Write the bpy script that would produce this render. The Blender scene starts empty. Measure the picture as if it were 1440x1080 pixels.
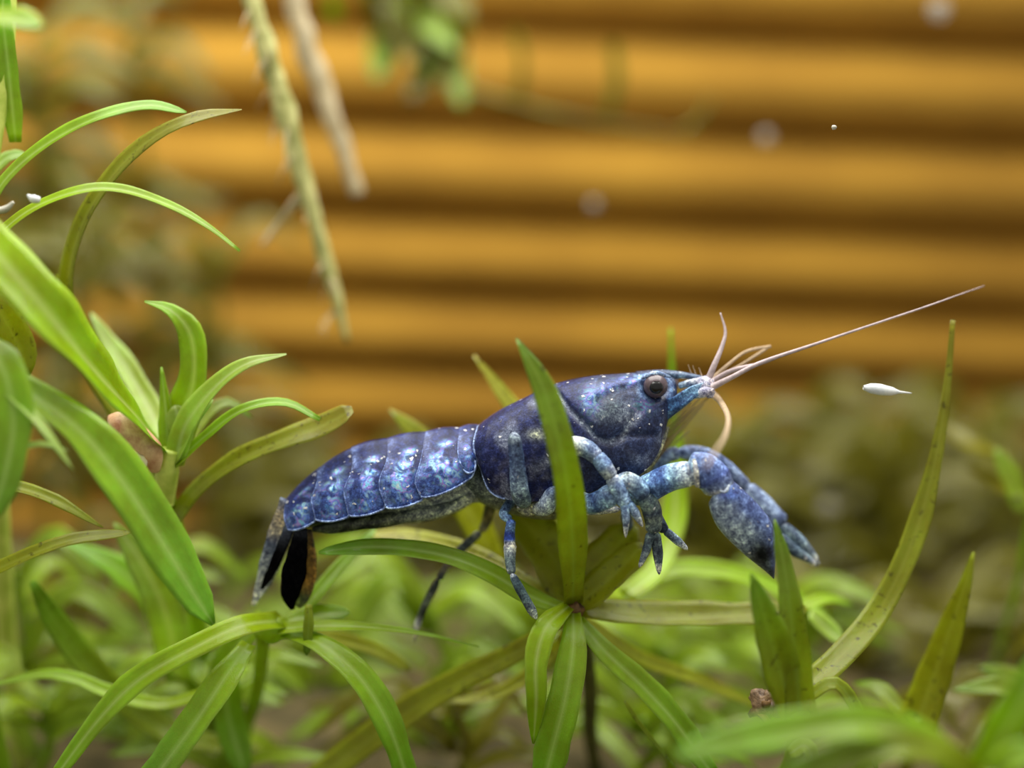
import bpy, math, random
from mathutils import Vector, noise
random.seed(7)
scene = bpy.context.scene
col = scene.collection
scene.unit_settings.system = 'METRIC'
scene.unit_settings.scale_length = 0.003      # one unit is about three millimetres

# ------------------------------------------------------------------ camera
DIST, FPX, PITCH = 24.0, 2400.0, math.radians(8)
cam_d = bpy.data.cameras.new('camera')
cam = bpy.data.objects.new('camera', cam_d); col.objects.link(cam)
CAM = Vector((0, -DIST*math.cos(PITCH), DIST*math.sin(PITCH)))
cam.location = CAM
cam.rotation_euler = (math.pi/2-PITCH, 0, 0)
cam_d.sensor_width = 360.0; cam_d.lens = 360.0*FPX/1440.0
cam_d.clip_start = .1; cam_d.clip_end = 500
cam_d.dof.use_dof = True; cam_d.dof.focus_distance = DIST-.55
cam_d.dof.aperture_fstop = 0.5
scene.camera = cam
FWD = Vector((0, math.cos(PITCH), -math.sin(PITCH))); UP = Vector((0, math.sin(PITCH), math.cos(PITCH)))
RIGHT = Vector((1, 0, 0))
def P(px, py, y=0.0):
    d = FWD + RIGHT*((px-720)/FPX) + UP*((540-py)/FPX)
    return CAM + d*((y-CAM.y)/d.y)
FLOOR_Z = CAM.z-10.0
WALL_Y = 22.0
U = .01                                        # one pixel at the animal, in units

# ------------------------------------------------------------------ world, lamps, exposure
w = bpy.data.worlds.new('room_light'); scene.world = w; w.use_nodes = True
bg = w.node_tree.nodes['Background']
bg.inputs[0].default_value = (1.0, .99, .9, 1); bg.inputs[1].default_value = .55
def area(name, loc, target, sx, sy, power, colr):
    l = bpy.data.lights.new(name, 'AREA'); l.shape = 'RECTANGLE'; l.size = sx; l.size_y = sy
    l.energy = power; l.color = colr
    o = bpy.data.objects.new(name, l); col.objects.link(o); o.location = loc
    o.rotation_euler = (Vector(target)-Vector(loc)).to_track_quat('-Z', 'Y').to_euler()
    return o
area('tank_lamp_offscreen', (0, 5, 22), (0, 5, 0), 36, 28, 21000, (1, .98, .92))
vs = scene.view_settings
vs.view_transform = 'Standard'; vs.look = 'None'; vs.exposure = 0.0; vs.gamma = 1.0; vs.use_curve_mapping = False

# ------------------------------------------------------------------ helpers
def lin(r, g, b):
    f = lambda c: (c/12.92 if c <= .04045 else ((c+.055)/1.055)**2.4)
    return (f(r/255), f(g/255), f(b/255))
def lin4(c): return (*lin(*c), 1)
def lerp(a, b, t): return a+(b-a)*t
def mixc(a, b, t):
    t = max(0, min(1, t)); return tuple(x+(y-x)*t for x, y in zip(a, b))
def sstep(a, b, x):
    t = max(0, min(1, (x-a)/(b-a))); return t*t*(3-2*t)
def cat(pts, n):
    """Catmull-Rom through tuples of any length, n samples, spaced evenly."""
    m = len(pts)
    if m == 2:
        dense = [tuple(lerp(a, b, k/39) for a, b in zip(*pts)) for k in range(40)]
    else:
        ext = [tuple(2*a-b for a, b in zip(pts[0], pts[1]))]+list(pts)+[tuple(2*a-b for a, b in zip(pts[-1], pts[-2]))]
        dense = []
        for i in range(1, m):
            p0, p1, p2, p3 = ext[i-1], ext[i], ext[i+1], ext[i+2]
            for k in range(16):
                t = k/16
                dense.append(tuple(.5*(2*b+(c-a)*t+(2*a-5*b+4*c-d)*t*t+(3*b-a-3*c+d)*t**3) for a, b, c, d in zip(p0, p1, p2, p3)))
        dense.append(tuple(pts[-1]))
    L = [0]
    for a, b in zip(dense, dense[1:]):
        L.append(L[-1]+math.dist(a[:2], b[:2])+1e-6)
    out = []; j = 0
    for k in range(n):
        s = L[-1]*k/(n-1)
        while j < len(L)-2 and L[j+1] < s: j += 1
        t = (s-L[j])/(L[j+1]-L[j]); out.append(tuple(lerp(a, b, t) for a, b in zip(dense[j], dense[j+1])))
    return out
def prof(tab, t):
    """piecewise linear table [(t, v), ...]; v may be a tuple"""
    if t <= tab[0][0]: return tab[0][1]
    for (a, va), (b, vb) in zip(tab, tab[1:]):
        if t <= b:
            k = (t-a)/(b-a)
            return tuple(lerp(x, y, k) for x, y in zip(va, vb)) if isinstance(va, tuple) else lerp(va, vb, k)
    return tab[-1][1]

class MB:
    def __init__(s): s.v = []; s.f = []; s.c = []; s.k = []; s.uv = []; s.mi = []; s.m = 0
    def vert(s, co, c=(1, 1, 1), a=0.0, sp=0.0, uv=(0, 0)):
        s.v.append(tuple(co)); s.c.append((*c, a)); s.k.append(sp); s.uv.append(uv); return len(s.v)-1
    def face(s, *ids): s.f.append(ids); s.mi.append(s.m)
    def grid(s, rows, close=False):
        for a, b in zip(rows, rows[1:]):
            n = len(a)
            for i in range(n if close else n-1):
                s.face(a[i], a[(i+1) % n], b[(i+1) % n], b[i])
    def build(s, name, mats, parent=None, smooth=True):
        me = bpy.data.meshes.new(name); me.from_pydata(s.v, [], s.f); me.validate()
        ca = me.color_attributes.new('Col', 'FLOAT_COLOR', 'POINT')
        ca.data.foreach_set('color', [x for c in s.c for x in c])
        ka = me.attributes.new('speck', 'FLOAT', 'POINT'); ka.data.foreach_set('value', s.k)
        uvl = me.uv_layers.new(name='UVMap')
        for lp in me.loops: uvl.data[lp.index].uv = s.uv[lp.vertex_index]
        if not isinstance(mats, (list, tuple)): mats = [mats]
        for m in mats: me.materials.append(m)
        for p, mi in zip(me.polygons, s.mi): p.use_smooth = smooth; p.material_index = mi
        o = bpy.data.objects.new(name, me); col.objects.link(o)
        if parent: o.parent = parent; o.matrix_parent_inverse = parent.matrix_world.inverted()
        return o
    def tube(s, pts, rad, colr=(1, 1, 1), n=24, seg=12, flat=1.0, a=0.0, sp=0.0, world=False, wob=0, rnd=0.0, mot=0.0):
        """pts: (px, py, y) nodes; rad: table t -> radius in pixels; colr: colour or table; flat: depth/width ratio"""
        S = cat(pts, n)
        Q = [Vector(q) if world else P(*q) for q in S]
        rows = []
        for i, q in enumerate(Q):
            t = i/(n-1)
            tg = (Q[min(i+1, n-1)]-Q[max(i-1, 0)]).normalized()
            side = tg.cross(FWD)
            side = side.normalized() if side.length > 1e-4 else RIGHT
            dep = side.cross(tg).normalized()
            r = (prof(rad, t) if isinstance(rad, list) else rad)*U
            c = prof(colr, t) if isinstance(colr, list) else colr
            if rnd:
                e = min(t, 1-t)/rnd
                if e < 1: r *= math.sqrt(max(.06, 1-(1-e)**2))
            c0 = c
            row = []
            for k in range(seg):
                an = 2*math.pi*k/seg
                if mot:
                    m1 = noise.noise(q*6+Vector((math.cos(an)*.8, math.sin(an)*.8, 3)))
                    c = mixc(c0, tuple(x*.32*y for x, y in zip(c0, (.8, .95, 1.25))), mot*sstep(.05, .35, m1))
                    c = mixc(c, tuple(min(.75, x*1.7+.03) for x in c0), mot*sstep(.05, .4, -m1)*.7)
                rr = r*(1+wob*noise.noise(Vector((q.x*2.2+math.cos(an), q.z*2.2, math.sin(an)+q.y))))
                row.append(s.vert(q+side*(rr*math.cos(an))+dep*(rr*flat*math.sin(an)), c, a, sp, (k/seg, t)))
            rows.append(row)
        s.grid(rows, True)
        for row, q, e in ((rows[0], Q[0], 0), (rows[-1], Q[-1], 1)):
            cidx = s.vert(q, s.c[row[0]][:3], a, sp, (0, e))
            for k in range(seg): s.face(row[k], row[(k+1) % seg], cidx)
    def ribbon(s, pts, wid, colr=(1, 1, 1), n=26, across=6, thick=1.3, fold=.2, roll=0.0, twist=0.0, lift=.0):
        """a leaf: pts (px, py, y); wid table t -> full width in pixels at the animal's distance; a closed thin solid"""
        S = cat(pts, n); Q = [P(*q) for q in S]
        top = []; bot = []
        for i, q in enumerate(Q):
            t = i/(n-1)
            tg = (Q[min(i+1, n-1)]-Q[max(i-1, 0)]).normalized()
            n0 = UP*lift-FWD; n0 = n0-tg*tg.dot(n0)
            if n0.length < 1e-3: n0 = UP-tg*tg.dot(UP)
            nor = n0.normalized(); side = tg.cross(nor).normalized()
            ro = roll+twist*t
            sd = side*math.cos(ro)+nor*math.sin(ro); nn = nor*math.cos(ro)-side*math.sin(ro)
            sc = (q-CAM).length/DIST
            h = prof(wid, t)*U*sc*.5*(1+.13*noise.noise(Vector((t*7, Q[0].x*3, Q[0].z*3)))); th = thick*U*sc*.5*min(1, h/(6*U))
            r1 = []; r2 = []
            c = prof(colr, t) if isinstance(colr, list) else colr
            for k in range(across+1):
                u = -1+2*k/across
                p = q+sd*(h*u)+nn*(h*fold*(abs(u)**1.5-.5)+h*.06*math.sin(9*t+3*u))
                tk = th*(1-.75*abs(u)**3)
                r1.append(s.vert(p+nn*tk, c, uv=(k/across, t))); r2.append(s.vert(p-nn*tk, c, uv=(k/across, t)))
            top.append(r1); bot.append(r2)
        s.grid(top); s.grid([list(reversed(r)) for r in bot])
        for a, b in ((0, 1),): pass
        for i in range(n-1):
            s.face(top[i][0], top[i+1][0], bot[i+1][0], bot[i][0])
            s.face(top[i+1][-1], top[i][-1], bot[i][-1], bot[i+1][-1])
        for k in range(across):
            s.face(top[0][k+1], top[0][k], bot[0][k], bot[0][k+1])
            s.face(top[-1][k], top[-1][k+1], bot[-1][k+1], bot[-1][k])
    def blob(s, c, rx, ry, rz, colr=(1, 1, 1), a=0, sp=0, nu=16, nv=10, rough=0.0, tilt=0.0):
        """ellipsoid at world point c with radii in units"""
        rows = []
        for i in range(1, nv):
            th = math.pi*i/nv; row = []
            for k in range(nu):
                ph = 2*math.pi*k/nu
                d = Vector((math.sin(th)*math.cos(ph), math.sin(th)*math.sin(ph), math.cos(th)))
                m = 1+rough*noise.noise(d*2.3+Vector(c)*3)
                x, y, z = d.x*rx*m, d.y*ry*m, d.z*rz*m
                x, z = x*math.cos(tilt)-z*math.sin(tilt), x*math.sin(tilt)+z*math.cos(tilt)
                row.append(s.vert(Vector(c)+Vector((x, y, z)), colr, a, sp, (k/nu, i/nv)))
            rows.append(row)
        s.grid(rows, True)
        up = Vector((-math.sin(tilt)*rz, 0, math.cos(tilt)*rz))
        t = s.vert(Vector(c)+up, colr, a, sp); b = s.vert(Vector(c)-up, colr, a, sp)
        for k in range(nu):
            s.face(t, rows[0][k], rows[0][(k+1) % nu]); s.face(rows[-1][k], b, rows[-1][(k+1) % nu])

def thing(name, label, cate, loc, group=None):
    o = bpy.data.objects.new(name, None); col.objects.link(o); o.location = loc
    o.empty_display_size = .3
    bpy.context.view_layer.update()
    return tag(o, label, cate, group)
def tag(o, label, cate, group=None):
    o['label'] = label; o['category'] = cate
    if group: o['group'] = group
    return o

# ------------------------------------------------------------------ materials
class NT:
    def __init__(s, name):
        s.m = bpy.data.materials.new(name); s.m.use_nodes = True; s.t = s.m.node_tree
        s.p = s.t.nodes['Principled BSDF']; s.out = s.t.nodes['Material Output']
    def n(s, typ, **kw):
        x = s.t.nodes.new(typ)
        for k, v in kw.items(): setattr(x, k, v)
        return x
    def l(s, a, b): s.t.links.new(a, b)
    def noise(s, scale, detail=4, rough=.6, vec=None, dist=0):
        x = s.n('ShaderNodeTexNoise'); x.inputs['Scale'].default_value = scale
        x.inputs['Detail'].default_value = detail; x.inputs['Roughness'].default_value = rough
        x.inputs['Distortion'].default_value = dist
        if vec: s.l(vec, x.inputs['Vector'])
        return x
    def ramp(s, fac, stops, interp='LINEAR'):
        x = s.n('ShaderNodeValToRGB'); x.color_ramp.interpolation = interp
        e = x.color_ramp.elements
        while len(e) < len(stops): e.new(.5)
        for k, (p, c) in enumerate(stops): e[k].position = p; e[k].color = (*c, 1) if len(c) == 3 else c
        s.l(fac, x.inputs[0]); return x.outputs[0]
    def mix(s, fac, a, b, mode='MIX'):
        x = s.n('ShaderNodeMix', data_type='RGBA', blend_type=mode)
        for k, v in ((0, fac), (6, a), (7, b)):
            if isinstance(v, (int, float)): x.inputs[k].default_value = v
            elif isinstance(v, tuple): x.inputs[k].default_value = (*v, 1) if len(v) == 3 else v
            else: s.l(v, x.inputs[k])
        return x.outputs[2]
    def math(s, op, a, b=0.0):
        x = s.n('ShaderNodeMath', operation=op)
        for k, v in ((0, a), (1, b)):
            if isinstance(v, (int, float)): x.inputs[k].default_value = v
            else: s.l(v, x.inputs[k])
        return x.outputs[0]
    def geo(s): return s.n('ShaderNodeNewGeometry').outputs['Position']
    def bump(s, h, strength, dist=.02):
        x = s.n('ShaderNodeBump'); x.inputs['Strength'].default_value = strength; x.inputs['Distance'].default_value = dist
        s.l(h, x.inputs['Height']); s.l(x.outputs[0], s.p.inputs['Normal']); return x

def leaf_mat(name, base, tip, rib, spots=.0, transl=.56, rough=.27, spotc=(62, 44, 14)):
    b = NT(name)
    uv = b.n('ShaderNodeUVMap').outputs[0]
    sep = b.n('ShaderNodeSeparateXYZ'); b.l(uv, sep.inputs[0])
    along = b.ramp(sep.outputs[1], [(0, lin(*base)), (.6, mixc(lin(*base), lin(*tip), .45)), (1, lin(*tip))])
    pos = b.geo()
    nz = b.noise(1.6, 4, .6, pos)
    c = b.mix(b.ramp(nz.outputs[0], [(.35, (0, 0, 0)), (.7, (1, 1, 1))]), along, b.mix(1.0, along, lin4((225, 215, 150)), 'MULTIPLY'))
    # fine cell texture along the blade
    mp = b.n('ShaderNodeMapping'); b.l(uv, mp.inputs[0]); mp.inputs['Scale'].default_value = (34, 90, 1)
    cell = b.n('ShaderNodeTexVoronoi'); b.l(mp.outputs[0], cell.inputs['Vector']); cell.inputs['Scale'].default_value = 1
    c = b.mix(.05, c, cell.outputs['Color'], 'OVERLAY')
    # pale midrib down the middle
    d = b.math('ABSOLUTE', b.math('SUBTRACT', sep.outputs[0], .5))
    ribf = b.ramp(d, [(0, (1, 1, 1)), (.035, (.6,)*3), (.14, (0, 0, 0))])
    c = b.mix(b.math('MULTIPLY', ribf, .5), c, lin4(rib))
    edge = b.ramp(d, [(.4, (0, 0, 0)), (.5, (1, 1, 1))])
    c = b.mix(b.math('MULTIPLY', edge, .12), c, lin4(rib))
    if spots > 0:
        sn = b.noise(9, 3, .6, pos, .1)
        sf = b.ramp(sn.outputs[0], [(.62-spots*.06, (0, 0, 0)), (.72, (1, 1, 1))])
        c = b.mix(b.math('MULTIPLY', sf, min(1, .6+spots*.3)), c, lin4(spotc))
    b.l(c, b.p.inputs['Base Color'])
    b.p.inputs['Roughness'].default_value = rough; b.p.inputs['Specular IOR Level'].default_value = .45
    b.p.inputs['Coat Weight'].default_value = .3; b.p.inputs['Coat Roughness'].default_value = .14
    b.bump(cell.outputs['Distance'], .22, .02)
    tr = b.n('ShaderNodeBsdfTranslucent'); b.l(b.mix(1.0, c, (1.0, 1.0, .55), 'MULTIPLY'), tr.inputs[0])
    mx = b.n('ShaderNodeMixShader'); mx.inputs[0].default_value = transl
    b.l(b.p.outputs[0], mx.inputs[1]); b.l(tr.outputs[0], mx.inputs[2]); b.l(mx.outputs[0], b.out.inputs[0])
    return b.m

M = {}
M['lime'] = leaf_mat('lime_leaf', (196, 226, 36), (172, 222, 44), (242, 250, 180))
M['green'] = leaf_mat('green_leaf', (184, 218, 42), (152, 210, 62), (226, 244, 160))
M['deep'] = leaf_mat('deep_green_leaf', (186, 200, 48), (140, 184, 60), (180, 204, 90), .1, .6)
M['olive'] = leaf_mat('olive_leaf', (192, 200, 34), (180, 190, 50), (205, 212, 84), .3, .62)
M['spotted'] = leaf_mat('spotted_leaf', (196, 206, 44), (212, 214, 92), (236, 236, 130), 1.3)
M['brown'] = leaf_mat('browning_leaf', (176, 192, 42), (176, 172, 60), (192, 196, 84), .5, .6)
M['pale'] = leaf_mat('pale_leaf', (208, 238, 104), (190, 220, 120), (240, 246, 200))
M['far'] = leaf_mat('far_leaf', (150, 148, 42), (136, 131, 40), (148, 148, 56), .2)
M['fargreen'] = leaf_mat('far_green_leaf', (174, 202, 42), (150, 186, 50), (190, 212, 90), .1)

def simple(name, c1, c2, scale=3, rough=.5, bump=.2, detail=4, spec=.5):
    b = NT(name); pos = b.geo(); nz = b.noise(scale, detail, .62, pos)
    b.l(b.ramp(nz.outputs[0], [(.36, lin(*c1)), (.64, lin(*c2))]), b.p.inputs['Base Color'])
    b.p.inputs['Roughness'].default_value = rough; b.p.inputs['Specular IOR Level'].default_value = spec
    b.bump(nz.outputs[0], bump, .06); return b.m
M['stem'] = simple('pale_green_stem', (175, 195, 70), (215, 225, 110), 3, .4)
M['darkstem'] = simple('dark_stem', (60, 60, 25), (95, 100, 40), 3, .6)
M['node'] = simple('brown_node', (60, 35, 18), (130, 95, 45), 8, .6)
M['root'] = simple('pale_root', (150, 150, 80), (205, 200, 130), 5, .6)
M['rootfuzz'] = simple('root_fuzz', (170, 150, 110), (200, 185, 150), 5, .8)
M['board'] = simple('orange_board', (168, 124, 43), (187, 141, 50), .25, .7, .05, spec=.2)
M['gravel'] = simple('gravel', (60, 54, 33), (100, 88, 54), 1.1, .85, .8, 8, .2)
M['husk'] = simple('pink_husk', (188, 122, 92), (236, 196, 150), 3.4, .4, .4)
M['clump'] = simple('brown_clump', (84, 62, 44), (172, 140, 104), 7, .5, .8)
M['bulge'] = simple('cream_bulge', (235, 205, 160), (250, 235, 205), 3, .3)
M['white'] = simple('white_speck', (215, 220, 225), (250, 250, 245), 4, .3)
M['grain'] = simple('grey_speck', (170, 165, 150), (210, 205, 190), 4, .5)

# ---- crayfish shell: colours from the vertices, mottling, white flecks, iridescent patches
def shell_mat():
    b = NT('blue_shell'); pos = b.geo()
    at = b.n('ShaderNodeVertexColor', layer_name='Col')
    sk = b.n('ShaderNodeAttribute', attribute_name='speck')
    n1 = b.noise(7, 6, .7, pos, .5); n2 = b.noise(13, 5, .72, pos)
    c = b.mix(b.ramp(n1.outputs[0], [(.40, (0, 0, 0)), (.60, (1,)*3)]), b.mix(1.0, at.outputs[0], (.55, .57, .66), 'MULTIPLY'), b.mix(1.0, at.outputs[0], (1.25, 1.25, 1.15), 'MULTIPLY'))
    c = b.mix(b.ramp(n2.outputs[0], [(.53, (0, 0, 0)), (.63, (.8,)*3)]), c, b.mix(1.0, c, (2.6, 2.5, 2.1), 'MULTIPLY'))
    c = b.mix(b.ramp(n2.outputs[0], [(.38, (.9,)*3), (.47, (0, 0, 0))]), c, b.mix(1.0, c, (.35, .36, .46), 'MULTIPLY'))
    n4 = b.noise(34, 3, .7, pos)
    c = b.mix(b.ramp(n4.outputs[0], [(.42, (0, 0, 0)), (.6, (1,)*3)]), b.mix(1.0, c, (.55, .56, .66), 'MULTIPLY'), b.mix(1.0, c, (1.6, 1.6, 1.45), 'MULTIPLY'))
    # iridescent patches
    vo = b.n('ShaderNodeTexVoronoi'); vo.inputs['Scale'].default_value = 9; b.l(pos, vo.inputs['Vector'])
    n3 = b.noise(4.2, 3, .6, pos, 1.2)
    hue = b.ramp(b.math('ADD', b.math('MULTIPLY', n3.outputs[0], .75), b.math('MULTIPLY', vo.outputs['Distance'], .3)),
                 [(.28, lin(60, 110, 220)), (.38, lin(100, 180, 250)), (.46, lin(190, 235, 250)), (.53, lin(110, 150, 240)), (.58, lin(185, 150, 235)), (.63, lin(130, 210, 245)), (.8, lin(235, 245, 240))])
    patch = b.math('MULTIPLY', at.outputs['Alpha'], b.ramp(n3.outputs[0], [(.34, (.1,)*3), (.5, (1, 1, 1))]))
    patch = b.math('MINIMUM', patch, 1.0)
    c = b.mix(patch, c, hue)
    # small raised white flecks
    vf = b.n('ShaderNodeTexVoronoi'); vf.inputs['Scale'].default_value = 8
    nd = b.noise(16, 2, .6, pos); va = b.n('ShaderNodeVectorMath', operation='MULTIPLY_ADD')
    b.l(nd.outputs['Color'], va.inputs[0]); va.inputs[1].default_value = (.11, .11, .11); b.l(pos, va.inputs[2]); b.l(va.outputs[0], vf.inputs['Vector'])
    dot = b.ramp(b.math('SUBTRACT', vf.outputs['Distance'], b.math('MULTIPLY', nd.outputs[0], .2)), [(.04, (1, 1, 1)), (.1, (0, 0, 0))])
    sel = b.n('ShaderNodeSeparateColor'); b.l(vf.outputs['Color'], sel.inputs[0])
    on = b.math('LESS_THAN', sel.outputs[0], sk.outputs['Fac'])
    fl = b.math('MULTIPLY', dot, on)
    c = b.mix(fl, c, lin4((228, 228, 232)))
    b.l(c, b.p.inputs['Base Color'])
    b.l(b.math('MULTIPLY', patch, .95), b.p.inputs['Metallic'])
    b.p.inputs['Roughness'].default_value = .42
    lum = b.n('ShaderNodeRGBToBW'); b.l(at.outputs[0], lum.inputs[0])
    b.l(b.math('MINIMUM', b.math('MULTIPLY', lum.outputs[0], 9.0), .3), b.p.inputs['Specular IOR Level'])
    b.l(b.math('MINIMUM', b.math('MULTIPLY', lum.outputs[0], 3.0), .16), b.p.inputs['Coat Weight']); b.p.inputs['Coat Roughness'].default_value = .12
    h = b.math('ADD', b.math('MULTIPLY', n2.outputs[0], .5), fl)
    b.bump(h, .8, .03)
    return b.m
M['shell'] = shell_mat()
def plain(name, c, rough=.3, alpha=1.0, coat=0, trans=0):
    b = NT(name); pos = b.geo(); nz = b.noise(14, 3, .6, pos)
    b.l(b.ramp(nz.outputs[0], [(.3, mixc(lin(*c), (0, 0, 0), .25)), (.7, tuple(min(1, x*1.25) for x in lin(*c)))]), b.p.inputs['Base Color'])
    b.p.inputs['Roughness'].default_value = rough; b.p.inputs['Alpha'].default_value = alpha
    b.p.inputs['Coat Weight'].default_value = coat; b.p.inputs['Coat Roughness'].default_value = .05
    b.p.inputs['Transmission Weight'].default_value = trans
    return b.m
M['eye'] = plain('eye_brown', (84, 68, 74), .35, 1, .4)
M['pupil'] = plain('eye_black', (3, 2, 3), .3, 1, .1)
M['feeler'] = plain('pale_feeler', (188, 170, 172), .4, .9)
M['mote'] = plain('floating_mote', (180, 175, 165), .6, .45)
M['feelerthin'] = plain('thin_feeler', (205, 180, 150), .5, .6)
M['hair'] = plain('mouth_bristle', (150, 125, 80), .5, .32)

# ------------------------------------------------------------------ setting: back wall with ribs, floor
SLOPE = math.radians(2.2)
wall = MB()
zt = P(720, -420, WALL_Y).z; zb = FLOOR_Z
xs = 26
def wall_box(mb, x0, x1, y0, y1, z0, z1):
    v = [mb.vert((x, y, z)) for x in (x0, x1) for y in (y0, y1) for z in (z0, z1)]
    for f in ((0, 1, 3, 2), (4, 6, 7, 5), (0, 4, 5, 1), (2, 3, 7, 6), (0, 2, 6, 4), (1, 5, 7, 3)): mb.face(*[v[i] for i in f])
wall_box(wall, -xs, xs, WALL_Y+.9, WALL_Y+1.4, zb-1.6, zt)
wo = wall.build('wall_back', M['board'], smooth=False); wo['kind'] = 'structure'; wo['label'] = 'orange ribbed board standing behind the plants'
edges = [e+8 for e in (-420, -255, -105, 35, 172, 302, 414, 518, 616, 708, 795, 876)]
for e0, e1 in zip(edges, edges[1:]):
    z1, z0 = P(720, e0, WALL_Y).z, P(720, e1, WALL_Y).z
    r = (z1-z0)/2; zc = (z1+z0)/2
    mb = MB(); rows = []
    for x in (-xs, xs):
        row = [mb.vert((x, WALL_Y+.9-1.5*r*max(0, math.sin(math.pi*(a/math.pi)**1.0))**1.25, zc-x*math.tan(SLOPE)+r*math.cos(a)))
               for a in [math.pi*k/22 for k in range(23)]]
        rows.append(row)
    mb.grid(rows)
    for row in rows: mb.face(*row)
    so = mb.build('slat', M['board'], wo)

fl = MB(); rows = []
for j in range(61):
    y = -20+44.5*j/60; row = []
    for i in range(91):
        x = -28+56*i/90
        z = FLOOR_Z+.35*noise.noise(Vector((x*.25, y*.25, 0)))+.12*noise.noise(Vector((x*1.3, y*1.3, 4)))-.35
        row.append(fl.vert((x, y, z)))
    rows.append(row)
fl.grid(rows)
fo = fl.build('floor', M['gravel']); fo['kind'] = 'structure'; fo['label'] = 'brown gravel bottom of the tank'

# ------------------------------------------------------------------ crayfish
cray = thing('crayfish', 'small blue dwarf crayfish with pale feelers standing on the water plant leaves', 'crayfish', P(760, 870, 0))
B = MB()
C_IND = lin(28, 35, 82); C_SLATE = lin(38, 48, 82); C_GREY = lin(92, 92, 116); C_LIMB = lin(112, 142, 186)
C_PALE = lin(176, 186, 208); C_RIM = lin(150, 172, 222); C_DARK = lin(24, 26, 38); C_BLUE = lin(56, 78, 160); C_GREENG = lin(88, 104, 104)
SH = .85      # the whole animal's body half width reaches .85 units
def segdist(px, py, pl):
    best = 1e9
    for (a, b), (c, d) in zip(pl, pl[1:]):
        vx, vy = c-a, d-b; t = max(0, min(1, ((px-a)*vx+(py-b)*vy)/(vx*vx+vy*vy)))
        best = min(best, math.hypot(px-a-t*vx, py-b-t*vy))
    return best
# carapace
top = cat([(671, 599), (700, 578), (740, 558), (780, 540), (830, 529), (880, 525), (920, 523), (946, 525)], 170)
bot = cat([(676, 660), (690, 692), (722, 704), (775, 704), (815, 697), (845, 686), (880, 675), (905, 664), (925, 638), (934, 610), (941, 586)], 170)
cerv = [(p[0], p[1]) for p in cat([(782, 552), (800, 575), (822, 598), (842, 618), (868, 620), (884, 600), (898, 578)], 30)]
cheek = [(p[0], p[1]) for p in cat([(866, 613), (890, 612), (922, 612)], 8)]
brow = [(p[0], p[1]) for p in cat([(832, 556), (860, 541), (905, 531)], 12)]
NT_ = 90; AM = math.radians(118)
rows = []
for i in range(170):
    w_ = i/169; (tx, ty), (bx, by) = top[i], bot[i]
    hw = prof([(0, .58), (.08, .74), (.3, .86), (.55, .84), (.75, .72), (.9, .5), (1, .2)], w_)
    row = []
    for k in range(NT_+1):
        t = -1+2*k/NT_; a = abs(t)*AM
        h = (1-math.cos(a))/(1-math.cos(AM))
        bow = 14*math.sin(math.pi*h)*(1-2*w_)*-.6
        px, py = lerp(tx, bx, h)+bow, lerp(ty, by, h)
        y = hw*abs(math.sin(a))**.85
        g = segdist(px, py, cerv); y -= .055*math.exp(-(g/5)**2)
        g2 = segdist(px, py, cheek); y -= .05*math.exp(-(g2/4)**2)
        g3 = segdist(px, py, brow); y += .05*math.exp(-(g3/7)**2)
        y += .035*math.exp(-(((px-893)/28)**2+((py-640)/22)**2))+.05*math.exp(-(((px-850)/30)**2+((py-580)/22)**2))
        eyeh = math.hypot(px-922, py-545); y -= .12*math.exp(-(eyeh/17)**4)
        nz = noise.noise(Vector((px*.03, py*.03, 1.7+.4*(t > 0)))); nz2 = noise.noise(Vector((px*.09, py*.09, 5)))
        front = sstep(800, 850, px)
        c = mixc(C_IND, C_SLATE, front*.9)
        low = sstep(.35, .8, h)*(1-front)
        c = mixc(c, C_GREY, .55*low*sstep(-.2, .4, nz2+.5*nz))
        c = mixc(c, C_PALE, .22*sstep(.15, .6, nz))
        c = mixc(c, C_PALE, .55*math.exp(-(g/2.6)**2))
        c = mixc(c, C_BLUE, .5*math.exp(-(g3/6)**2))
        c = mixc(c, C_GREENG, .5*math.exp(-(((px-855)/22)**2+((py-575)/16)**2)))
        c = mixc(c, lin(120, 150, 200), .7*math.exp(-((eyeh-22)/4)**2)*(py < 560))
        c = mixc(c, lin(160, 165, 150), .7*math.exp(-(((px-757)/14)**2+((py-611)/7)**2)))
        c = mixc(c, C_RIM, .75*(1-sstep(.0, .018, w_)))
        c = mixc(c, C_RIM, .7*sstep(.965, .99, h)*(1-sstep(.1, .3, w_)))
        ir = .75*math.exp(-(g3/7)**2)*sstep(-.1, .3, nz2)+.5*math.exp(-(((px-830)/12)**2+((py-565)/20)**2))+.35*math.exp(-(((px-905)/14)**2+((py-572)/10)**2))
        sp = .22+.5*front*(1-sstep(.5, .7, h))+.5*(1-sstep(0, .14, h))
        row.append(B.vert(P(px, py, -y if t > 0 else y), c, min(1, ir), sp))
    rows.append(row)
B.grid(rows)
B.face(*rows[-1])
# rear rim of the carapace as a thin raised line
rim = [(top[0][0], top[0][1], -.03)]
for k in range(NT_//2, NT_+1, 5):
    t = -1+2*k/NT_; a = abs(t)*AM; h = (1-math.cos(a))/(1-math.cos(AM))
    rim.append((lerp(top[0][0], bot[0][0], h)-8.4*math.sin(math.pi*h)+1, lerp(top[0][1], bot[0][1], h), -(.58*abs(math.sin(a))**.85+.012)))
rim2 = [(bot[i][0], bot[i][1], -(prof([(0, .58), (.08, .74), (.3, .86)], i/169)*math.sin(AM)**.85+.01)) for i in range(0, 30, 4)]
B.tube(rim[1:]+rim2[1:], [(0, .8), (.4, 1.9), (1, 1.2)], C_RIM, 60, 6)
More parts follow.
